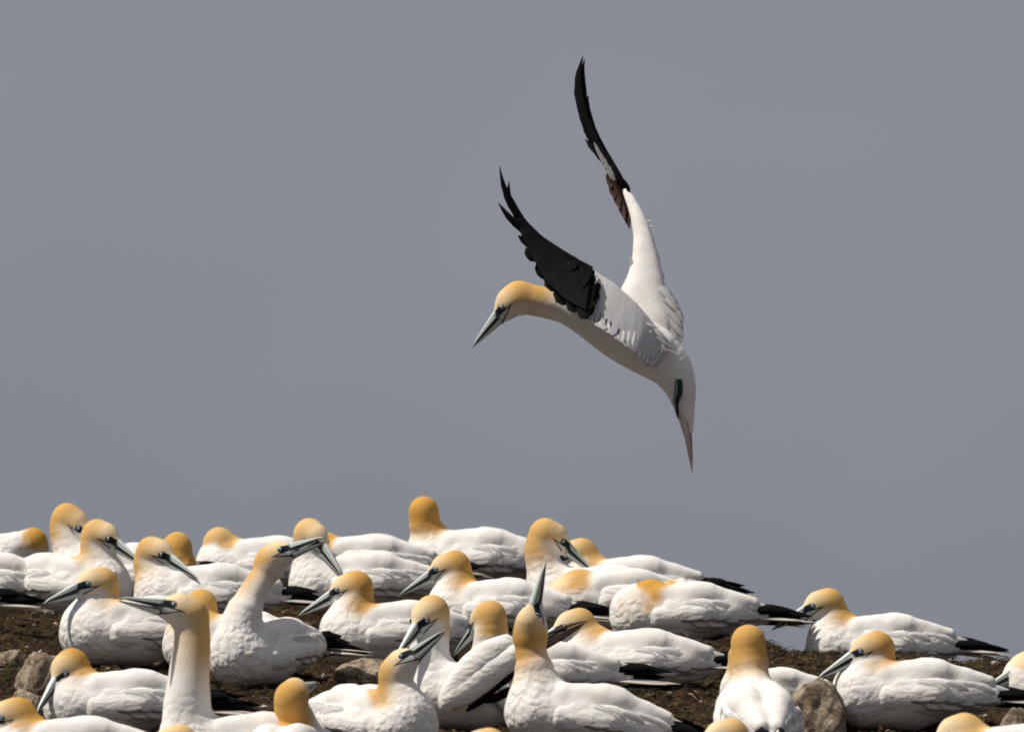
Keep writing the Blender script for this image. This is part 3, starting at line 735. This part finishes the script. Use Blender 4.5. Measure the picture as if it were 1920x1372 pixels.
    def plane(along, t3, tilt=.10):       # normal of the feather surface, a few degrees open like shingles
        A = np.asarray(along, float); T = np.asarray(t3, float); A = np.array([A[0], A[2], -A[1]]); T = np.array([T[0], T[2], -T[1]])
        A = A / np.linalg.norm(A); T = T / np.linalg.norm(T); nn = np.cross(A, T); nn /= np.linalg.norm(nn)
        if nn[1] > 0: nn = -nn
        return nn + A * tilt
    for k in range(n):                      # secondaries, their tips the serrated lower edge
        t = k / (n - 1); a = lerp(LE, .12 + t * .86) * .55 + lerp(PAN, .12 + t * .88) * .45; a[2] -= 1; c = lerp(TE, .14 + t * .86); c[2] -= 7; c[1] += rnd.uniform(-1.8, 1.8); m_ = (a + c) / 2
        al = lerp(TE, min(1, t + .1)) - lerp(TE, max(0, t - .1))
        m_[2] -= 4
        B('secondary_feather', a, m_, c, 27, M_VANE, wing, plane(al, c - a, .035), cam=.04, thick=.12, tip=.8, tipw=.3, asym=.5, seed=220 + k, rag=.06)
    for k, (a, c, wd) in enumerate([((1238, 640, -62), (1206, 688, -112), 18), ((1242, 642, -62), (1217, 690, -106), 18), ((1246, 646, -58), (1226, 686, -96), 16), ((1236, 632, -64), (1246, 668, -70), 14),
                                    ((1232, 624, -64), (1262, 656, -58), 12), ((1228, 616, -66), (1254, 650, -64), 12)]):
        B('tertial_feather', a, ((a[0] + c[0]) / 2 + 2, (a[1] + c[1]) / 2, (a[2] + c[2]) / 2 - 6), c, wd, M_VANE, wing, np.array([-.1, -.9, .35]), cam=.2, thick=.2, tip=.6, tipw=.15, asym=.5, seed=400 + k, rag=.1)
    for k, (a, c) in enumerate([((1118, 516, -84), (1102, 546, -122)), ((1122, 530, -96), (1106, 562, -142)), ((1120, 545, -112), (1104, 580, -166)), ((1112, 506, -78), (1090, 522, -106))]):
        B('covert_feather', a, ((a[0] + c[0]) / 2, (a[1] + c[1]) / 2, (a[2] + c[2]) / 2 - 5), c, 17, M_BLACK if k else M_VANE, wing, np.array([-.1, -.85, .5]), cam=.2, thick=.2, tip=.5, tipw=.1, seed=420 + k, rag=.15, n=9)
    for k in range(9):                      # lesser coverts, their tips just lifting from the wing
        t = .08 + k / 10; a = lerp(LE, t); c = a * .58 + lerp(TE, t) * .42; c[0] += rnd.uniform(-4, 4); al = lerp(LE, min(1, t + .1)) - lerp(LE, max(0, t - .1))
        B('covert_feather', a + np.array([0, 4, 2]), (a + c) / 2 + np.array([0, 0, -4.5]), c + np.array([0, 0, -7]), 26, M_LIT, wing, plane(al, c - a, .03), cam=.04, thick=.12, tip=.6, tipw=.12, asym=.5, seed=240 + k, rag=.12, n=9)
    for (a, c) in (((1205, 604, -78), (1238, 614, -84)), ((1225, 640, -72), (1252, 658, -76)), ((1215, 632, -78), (1240, 668, -84)), ((1138, 566, -88), (1160, 572, -98)),
                   ((1200, 618, -82), (1224, 622, -88)), ((1225, 628, -70), (1262, 652, -70)), ((1230, 645, -60), (1278, 668, -44)), ((1142, 562, -88), (1166, 580, -96))):
        m_ = ((a[0] + c[0]) / 2, (a[1] + c[1]) / 2 + 3, (a[2] + c[2]) / 2)
        B('loose_feather', a, m_, c, 6, M_LIT, wing, tip=.3, tipw=.06, seed=int(a[0]), rag=.2, n=9)
    # primaries: base near the wrist and along the hand, tip on the ragged lower edge
    base = [(1106, 512), (1100, 508), (1090, 502), (1078, 494), (1064, 484), (1048, 474), (1034, 464), (1020, 452), (1006, 440)]
    tips = [(1092, 598), (1070, 584), (1047, 569), (1025, 540), (1004, 508), (984, 470), (971, 441), (934, 379), (937, 311)]
    wds = [34, 42, 48, 50, 46, 38, 22, 15, 15]
    hand = link('hand', loft([q(1112, 500, -76), q(1085, 486, -68), q(1052, 466, -62), q(1018, 444, -60), q(985, 412, -56), q(946, 345, -50)],
                             [q(1100, 582, -172), q(1062, 564, -146), q(1024, 528, -114), q(990, 468, -78), q(964, 410, -57), q(942, 345, -50)], (6, 2), 'hand', M_BLACK, toward, bulge=1, seed=4, n=44, m=16), None, wing)
    for k in range(9):
        b, t = base[k], tips[k]; d0 = -82 + k * 3; d1 = -182 + min(k, 4) * 25 + max(0, k - 4) * 6
        mx = (b[0] + t[0]) / 2; my = (b[1] + t[1]) / 2
        if k == 8: mx, my = 948, 392
        elif k == 7: mx, my = 962, 424
        elif k == 6: mx, my = 992, 458
        elif k >= 4: mx -= 3; my += 7 - k
        B('primary_feather', (b[0], b[1], d0), (mx, my, (d0 + d1) / 2 - 6), (t[0], t[1], d1), wds[k], M_BLACK, wing, toward if k > 5 else plane((base[min(8, k + 1)][0] - base[max(0, k - 1)][0], base[min(8, k + 1)][1] - base[max(0, k - 1)][1], 4), (t[0] - b[0], t[1] - b[1], d1 - d0), .05), asym=.42, tip=.78 if k < 6 else .35, tipw=.30 if k < 6 else .05, seed=260 + k, rag=.08)
    for k in (1, 3):                      # black primary coverts layered over the feather bases
        b, t = base[k], tips[k]; e = .46
        B('covert_feather', (b[0] + 4, b[1] - 6, -80), ((b[0] * .7 + t[0] * .3), b[1] * .7 + t[1] * .3 - 3, -122 + k * 6), (b[0] * (1 - e) + t[0] * e, b[1] * (1 - e) + t[1] * e, -150 + k * 16), 26, M_BLACK, wing, plane((base[k + 1][0] - b[0], base[k + 1][1] - b[1], 4), (t[0] - b[0], t[1] - b[1], -50 + 12 * k), .10), tip=.5, tipw=.2, seed=280 + k, rag=.08, n=9)
    B('alula_feather', (1104, 512, -92), (1080, 486, -82), (1058, 474, -74), 15, M_BLACK, wing, tip=.3, tipw=.05, seed=291)
    B('covert_feather', (960, 385, -58), (952, 360, -56), (955, 338, -54), 7, M_BLACK, wing, tip=.3, seed=292); B('covert_feather', (962, 398, -58), (954, 372, -56), (952, 355, -54), 11, M_BLACK, wing, tip=.5, tipw=.3, seed=293, rag=.2)
    # far wing
    Lf = [(1212, 652, 20), (1185, 590, 34), (1160, 548, 50), (1176, 520, 66), (1186, 484, 84), (1188, 440, 104), (1181, 400, 124), (1166, 356, 150)]
    Rt = [(1262, 650, 20), (1262, 612, 34), (1254, 580, 50), (1249, 545, 66), (1240, 500, 84), (1228, 455, 104), (1212, 410, 124), (1186, 364, 150)]
    fw = link('wing', loft([q(*p) for p in Lf], [q(*p) for p in Rt], (18, 8), 'wing', M_ARM, toward, bulge=5, seed=9, n=40), None, root)
    fan = [((1235, 560, 40), (1281, 604, 28), 20), ((1232, 575, 38), (1280, 622, 24), 22), ((1228, 588, 36), (1279, 640, 20), 24), ((1222, 598, 34), (1268, 642, 16), 24),
           ((1236, 540, 44), (1270, 580, 34), 16), ((1240, 548, 44), (1276, 592, 32), 16), ((1215, 605, 30), (1256, 648, 14), 24), ((1205, 610, 26), (1244, 655, 10), 24), ((1234, 568, 38), (1278, 612, 24), 14), ((1230, 582, 34), (1282, 632, 20), 15), ((1225, 594, 32), (1276, 644, 16), 14), ((1238, 536, 46), (1262, 566, 40), 12), ((1240, 555, 40), (1272, 588, 30), 12), ((1212, 604, 24), (1262, 646, 10), 14)]
    for k, (a, c, wd) in enumerate(fan):
        B('secondary_feather', a, ((a[0] + c[0]) / 2 + 4, (a[1] + c[1]) / 2 - 3, (a[2] + c[2]) / 2 - 6), c, wd, M_LIT, fw, tip=.7, tipw=.25, asym=.5, cam=.04, thick=.12, seed=300 + k, rag=.07)
    for k, (a, c) in enumerate([((1205, 424, 112), (1226, 424, 104)), ((1208, 418, 112), (1222, 414, 104)), ((1205, 428, 112), (1218, 430, 104)), ((1246, 590, 40), (1282, 600, 28)),
                                ((1226, 470, 84), (1237, 488, 84)), ((1235, 505, 84), (1246, 524, 80)), ((1182, 480, 70), (1184, 500, 70))]):
        B('loose_feather', a, ((a[0] + c[0]) / 2, (a[1] + c[1]) / 2 + 2, a[2]), c, 7, M_LIT, fw, tip=.3, tipw=.1, seed=320 + k, rag=.3, n=9)
    for k, (a, c) in enumerate([((1160, 345, 150), (1180, 428, 128)), ((1154, 340, 152), (1172, 412, 132)), ((1150, 336, 154), (1162, 392, 140)), ((1146, 332, 156), (1152, 372, 148)),
                                ((1142, 322, 160), (1146, 352, 152))]):
        B('covert_feather', a, ((a[0] + c[0]) / 2 - 1, (a[1] + c[1]) / 2, a[2] + 4), c, 17, M_BROWN, fw, tip=.6, tipw=.2, seed=330 + k, rag=.1)
    for k in range(4):
        B('covert_feather', (1152 - 7 * k, 338 - 12 * k, 142), (1146 - 7 * k, 325 - 12 * k, 141), (1138 - 8 * k, 306 - 13 * k, 142), 11 - k, M_WHITE, fw, tip=.5, tipw=.15, seed=340 + k, rag=.15, n=9)
    hb = link('hand', loft([q(1164, 352, 148), q(1143, 316, 158), q(1120, 278, 172), q(1100, 240, 186), q(1086, 196, 200)],
                           [q(1182, 360, 148), q(1162, 322, 158), q(1136, 278, 172), q(1116, 240, 186), q(1100, 196, 200)], (7, 3), 'hand', M_BLACK, toward, seed=5), None, fw)
    B('alula_feather', (1162, 334, 140), (1174, 346, 140), (1181, 361, 140), 9, M_BLACK, fw, tip=.6, tipw=.4, seed=350)
    for k, (a, m_, c, wd) in enumerate([((1140, 300), (1066, 190), (1093, 106), 19), ((1142, 305), (1078, 200), (1096, 112), 19), ((1140, 300), (1090, 225), (1095, 150), 19),
                                        ((1138, 295), (1094, 232), (1103, 180), 18), ((1135, 290), (1098, 238), (1106, 205), 17), ((1145, 310), (1108, 262), (1096, 232), 16),
                                        ((1150, 318), (1120, 282), (1097, 262), 15), ((1140, 305), (1106, 255), (1084, 205), 16)]):
        B('primary_feather', (*a, 160 + k), (*m_, 188 + k * 2), (*c, 214 + k * 2), wd, M_BLACK, fw, tip=.45, tipw=.1, seed=360 + k, rag=.12)
    return root
fly()

# ------------------------------------------------------------------ ground, sea
def axis(lo, hi, a, b, d, big_n):
    mid = np.arange(a, b, d); L = a - np.geomspace(d, a - lo, big_n)[::-1]; Rr = b + np.geomspace(d, hi - b, big_n); return np.concatenate([L, mid, Rr])
gx = axis(-160, 160, -1.9, 1.9, .0145, 40); gy = axis(-120, 260, -2.2, 5.2, .026, 50)
XX, YY = np.meshgrid(gx, gy, indexing='ij')
def relief(X, Y):
    near = np.exp(-(np.maximum(np.abs(X) - 6, 0) / 20) ** 2)
    z = fbm(X, Y, 1.1, 2, 3) * .05 + fbm(X, Y, 9, 4, 5) * .035 + np.abs(fbm(X, Y, 26, 3, 9)) * .022
    for (sx, sy, sc) in SITES:
        r2 = (X - sx) ** 2 + (Y - sy) ** 2
        z = np.where(r2 < .6, z * (1 - .75 * np.exp(-r2 / .02)) + (.022 * np.exp(-(np.sqrt(r2) - .17) ** 2 / .0025) - .012 * np.exp(-r2 / .012)), z)
    far = np.clip((np.abs(X) - 5) / 30, 0, 1) + np.clip((Y - 8) / 30, 0, 1)
    return z * near + far * fbm(X, Y, .05, 4, 20) * 3
def ground_z(X, Y): return ground_base(X, Y) + relief(X, Y) - .012
ZZ = ground_z(XX, YY)
nx, ny = XX.shape
ii = np.arange(nx * ny).reshape(nx, ny)
Fg = np.stack([ii[:-1, :-1], ii[1:, :-1], ii[1:, 1:], ii[:-1, 1:]], -1).reshape(-1, 4)
gm, gb = new_mat('nest_soil', (.04, .03, .02), .95, .1); N, L = nodes_of(gm)
tcn = N.new('ShaderNodeTexCoord')
def noise(scale, det=4, rough=.6):
    n = N.new('ShaderNodeTexNoise'); n.inputs['Scale'].default_value = scale; n.inputs['Detail'].default_value = det; n.inputs['Roughness'].default_value = rough
    L.new(tcn.outputs['Object'], n.inputs['Vector']); return n.outputs[0]
cr = N.new('ShaderNodeValToRGB'); L.new(noise(38, 6, .75), cr.inputs[0])
e = cr.color_ramp.elements; e[0].position = .36; e[0].color = (.010, .007, .005, 1); e[1].position = .72; e[1].color = (.17, .11, .06, 1)
x = e.new(.5); x.color = (.040, .024, .014, 1); x = e.new(.6); x.color = (.085, .052, .024, 1)
mg = N.new('ShaderNodeMix'); mg.data_type = 'RGBA'; mr = N.new('ShaderNodeMapRange'); mr.inputs[1].default_value = .55; mr.inputs[2].default_value = .7
L.new(noise(9, 3), mr.inputs[0]); L.new(math_node(gm.node_tree, 'MULTIPLY', mr.outputs[0], .5), mg.inputs[0]); L.new(cr.outputs[0], mg.inputs[6]); mg.inputs[7].default_value = (.075, .07, .028, 1)
sp = N.new('ShaderNodeMapRange'); sp.inputs[1].default_value = .70; sp.inputs[2].default_value = .76; L.new(noise(55, 2), sp.inputs[0])
mw = N.new('ShaderNodeMix'); mw.data_type = 'RGBA'; L.new(sp.outputs[0], mw.inputs[0]); L.new(mg.outputs[2], mw.inputs[6]); mw.inputs[7].default_value = (.34, .31, .27, 1)
L.new(mw.outputs[2], gb.inputs['Base Color'])
bn = N.new('ShaderNodeBump'); bn.inputs['Distance'].default_value = .02; bn.inputs['Strength'].default_value = .9; L.new(noise(70, 6, .75), bn.inputs['Height']); L.new(bn.outputs[0], gb.inputs['Normal'])
g = link('ground', make_mesh('ground', np.stack([XX.ravel(), YY.ravel(), ZZ.ravel()], 1), Fg), gm); g['kind'] = 'structure'
sm, sb = new_mat('sea_water', (.10, .13, .14), .35, .5)
N, L = nodes_of(sm); wn = N.new('ShaderNodeTexNoise'); wn.inputs['Scale'].default_value = .4; wn.inputs['Detail'].default_value = 5
tcs = N.new('ShaderNodeTexCoord'); L.new(tcs.outputs['Object'], wn.inputs[0]); bn = N.new('ShaderNodeBump'); bn.inputs['Distance'].default_value = .4; L.new(wn.outputs[0], bn.inputs['Height']); L.new(bn.outputs[0], sb.inputs['Normal'])
a = np.linspace(0, 2 * math.pi, 65)[:-1]
s = link('sea', make_mesh('sea', [(4000 * math.cos(t), 4000 * math.sin(t), -32) for t in a], [tuple(range(64))]), sm); s['kind'] = 'structure'

# ------------------------------------------------------------------ rocks
rm, rb = new_mat('rock', (.3, .27, .23), .9, .2); N, L = nodes_of(rm); tcn = N.new('ShaderNodeTexCoord')
cr = N.new('ShaderNodeValToRGB'); L.new(noise(28, 7, .7), cr.inputs[0])
e = cr.color_ramp.elements; e[0].position = .3; e[0].color = (.05, .036, .024, 1); e[1].position = .72; e[1].color = (.58, .50, .39, 1)
x = e.new(.43); x.color = (.16, .115, .075, 1); x = e.new(.55); x.color = (.36, .29, .21, 1)
L.new(cr.outputs[0], rb.inputs['Base Color']); bn = N.new('ShaderNodeBump'); bn.inputs['Distance'].default_value = .012; L.new(noise(50, 7, .7), bn.inputs['Height']); L.new(bn.outputs[0], rb.inputs['Normal'])
import bmesh
def rock(label, px, py, w, h, d, seed, group=None):
    bm = bmesh.new(); bmesh.ops.create_icosphere(bm, subdivisions=5, radius=1)
    rnd = random.Random(seed); V = np.array([v.co[:] for v in bm.verts])
    for _ in range(9):      # flat broken faces
        nn = np.array([rnd.gauss(0, 1) for _ in range(3)]); nn /= np.linalg.norm(nn); k = rnd.uniform(.62, .85)
        dd = V @ nn; m = dd > k; V[m] -= np.outer(dd[m] - k, nn) * .9
    V *= (1 + .06 * lumps(V * 30, .12, seed) + .03 * lumps(V * 30, .4, seed + 1) + .012 * lumps(V * 30, 1.1, seed + 2))[:, None]
    V = V * np.array([w, d, h]) * U / 2
    F = [tuple(v.index for v in f.verts) for f in bm.faces]; bm.free()
    o = link('rock', make_mesh('rock', V, F), rm)
    loc = at_ground(px, py); o.location = loc; o.rotation_euler = (0, 0, 0)
    tagp(o, label=label, category='rock')
    if group: o['group'] = group
rock('pale rounded rock behind the lower left gannet with the downward bill', 84, 1292, 112, 150, 160, 1)
rock('dark rock wedged under the pale rock at lower left', 56, 1338, 84, 110, 120, 8)
rock('low lichen speckled rock between the two centre left gannets', 690, 1276, 150, 84, 150, 2)
rock('large brown rock between the golden backed gannet and the lower right gannet', 1532, 1366, 124, 190, 196, 3)
rock('pale rock at the right edge beneath the cropped gannet', 1905, 1405, 100, 160, 160, 4)
rock('small dark stone at left edge under the white tails', 22, 1240, 70, 60, 90, 5)
rock('small stone beside the bird showing its back at the bottom', 1290, 1392, 70, 50, 80, 6)

# ------------------------------------------------------------------ nest litter: straw, stems, clods, shed feathers
def attr_mat(name, rough):
    m, b = new_mat(name, (.2, .15, .1), rough, .15); a = m.node_tree.nodes.new('ShaderNodeAttribute'); a.attribute_name = 'col'
    m.node_tree.links.new(a.outputs['Color'], b.inputs['Base Color']); return m
n = 42000
sx = RNG.uniform(-1.6, 1.6, n); sy = RNG.uniform(-1.8, 4.6, n); keep = sy < crest(sx) + .3; sx, sy = sx[keep], sy[keep]; n = len(sx)
sz = ground_z(sx, sy); ang = RNG.uniform(0, 2 * math.pi, n); ln = RNG.uniform(.012, .045, n) * np.where(RNG.random(n) < .06, 1.7, 1); el = RNG.uniform(-.1, .8, n) ** 2; wd = RNG.uniform(.0006, .0017, n)
d = np.stack([np.cos(ang) * np.cos(el), np.sin(ang) * np.cos(el), np.sin(el)], 1); side = np.stack([-np.sin(ang), np.cos(ang), np.zeros(n)], 1)
p0 = np.stack([sx, sy, sz + .002], 1); rows = []
bend = RNG.uniform(-.35, .35, n)
for k, (t, ww) in enumerate(((0, 1), (.33, 1), (.66, .8), (1, .3))):
    c = p0 + d * (ln * t)[:, None] + side * (bend * ln * t * t)[:, None] - np.array([0, 0, 1]) * (ln * .35 * t * t)[:, None] + np.array([0, 0, .006 * math.sin(math.pi * t)])
    rows += [c - side * (wd * ww)[:, None], c + np.array([0, 0, 1]) * (wd * ww * 1.6)[:, None], c + side * (wd * ww)[:, None]]
V = np.stack(rows, 1).reshape(-1, 3); b0 = (np.arange(n) * 12)[:, None]
Fs = np.concatenate([b0 + np.array([[r * 3 + j, r * 3 + (j + 1) % 3, r * 3 + 3 + (j + 1) % 3, r * 3 + 3 + j]]) for r in range(3) for j in range(3)])
pal = np.array([[.15, .10, .045], [.075, .045, .02], [.03, .019, .010], [.04, .05, .015], [.30, .24, .14], [.05, .03, .016]])
cc = pal[RNG.choice(6, n, p=[.14, .25, .30, .08, .03, .20])] * RNG.uniform(.7, 1.3, n)[:, None]
me = make_mesh('nest_litter', V, Fs, False); add_attr(me, 'col', 'FLOAT_COLOR', np.repeat(cc, 12, 0))
o = link('nest_litter', me, attr_mat('straw', .85)); tagp(o, kind='stuff', label='brown straw and dry stems scattered over the nesting ground', category='nest litter')
n = 9000
sx = RNG.uniform(-1.6, 1.6, n); sy = RNG.uniform(-1.8, 4.5, n); keep = sy < crest(sx) + .2; sx, sy = sx[keep], sy[keep]; n = len(sx); sz = ground_z(sx, sy)
bm = bmesh.new(); bmesh.ops.create_icosphere(bm, subdivisions=1, radius=1); iv = np.array([v.co[:] for v in bm.verts]); fi = np.array([[v.index for v in f.verts] for f in bm.faces]); bm.free()
sc = RNG.uniform(.003, .013, n) ** 1.0; V = iv[None] * (1 + RNG.uniform(-.3, .3, (n, len(iv), 1))) * (sc[:, None] * np.stack([RNG.uniform(.8, 1.5, n), RNG.uniform(.8, 1.5, n), RNG.uniform(.5, .9, n)], 1))[:, None]
V = V + np.stack([sx, sy, sz], 1)[:, None]; Fs = (fi[None] + (np.arange(n) * len(iv))[:, None, None]).reshape(-1, 3)
pal = np.array([[.03, .02, .013], [.07, .045, .025], [.40, .36, .30], [.05, .055, .02]])
cc = pal[RNG.choice(4, n, p=[.45, .3, .1, .15])] * RNG.uniform(.7, 1.3, n)[:, None]
me = make_mesh('soil_crumbs', V.reshape(-1, 3), Fs, False); add_attr(me, 'col', 'FLOAT_COLOR', np.repeat(cc, len(iv), 0))
o = link('soil_crumbs', me, attr_mat('soil_crumb', .95)); tagp(o, kind='stuff', label='dark crumbs of soil and guano between the nests', category='soil')
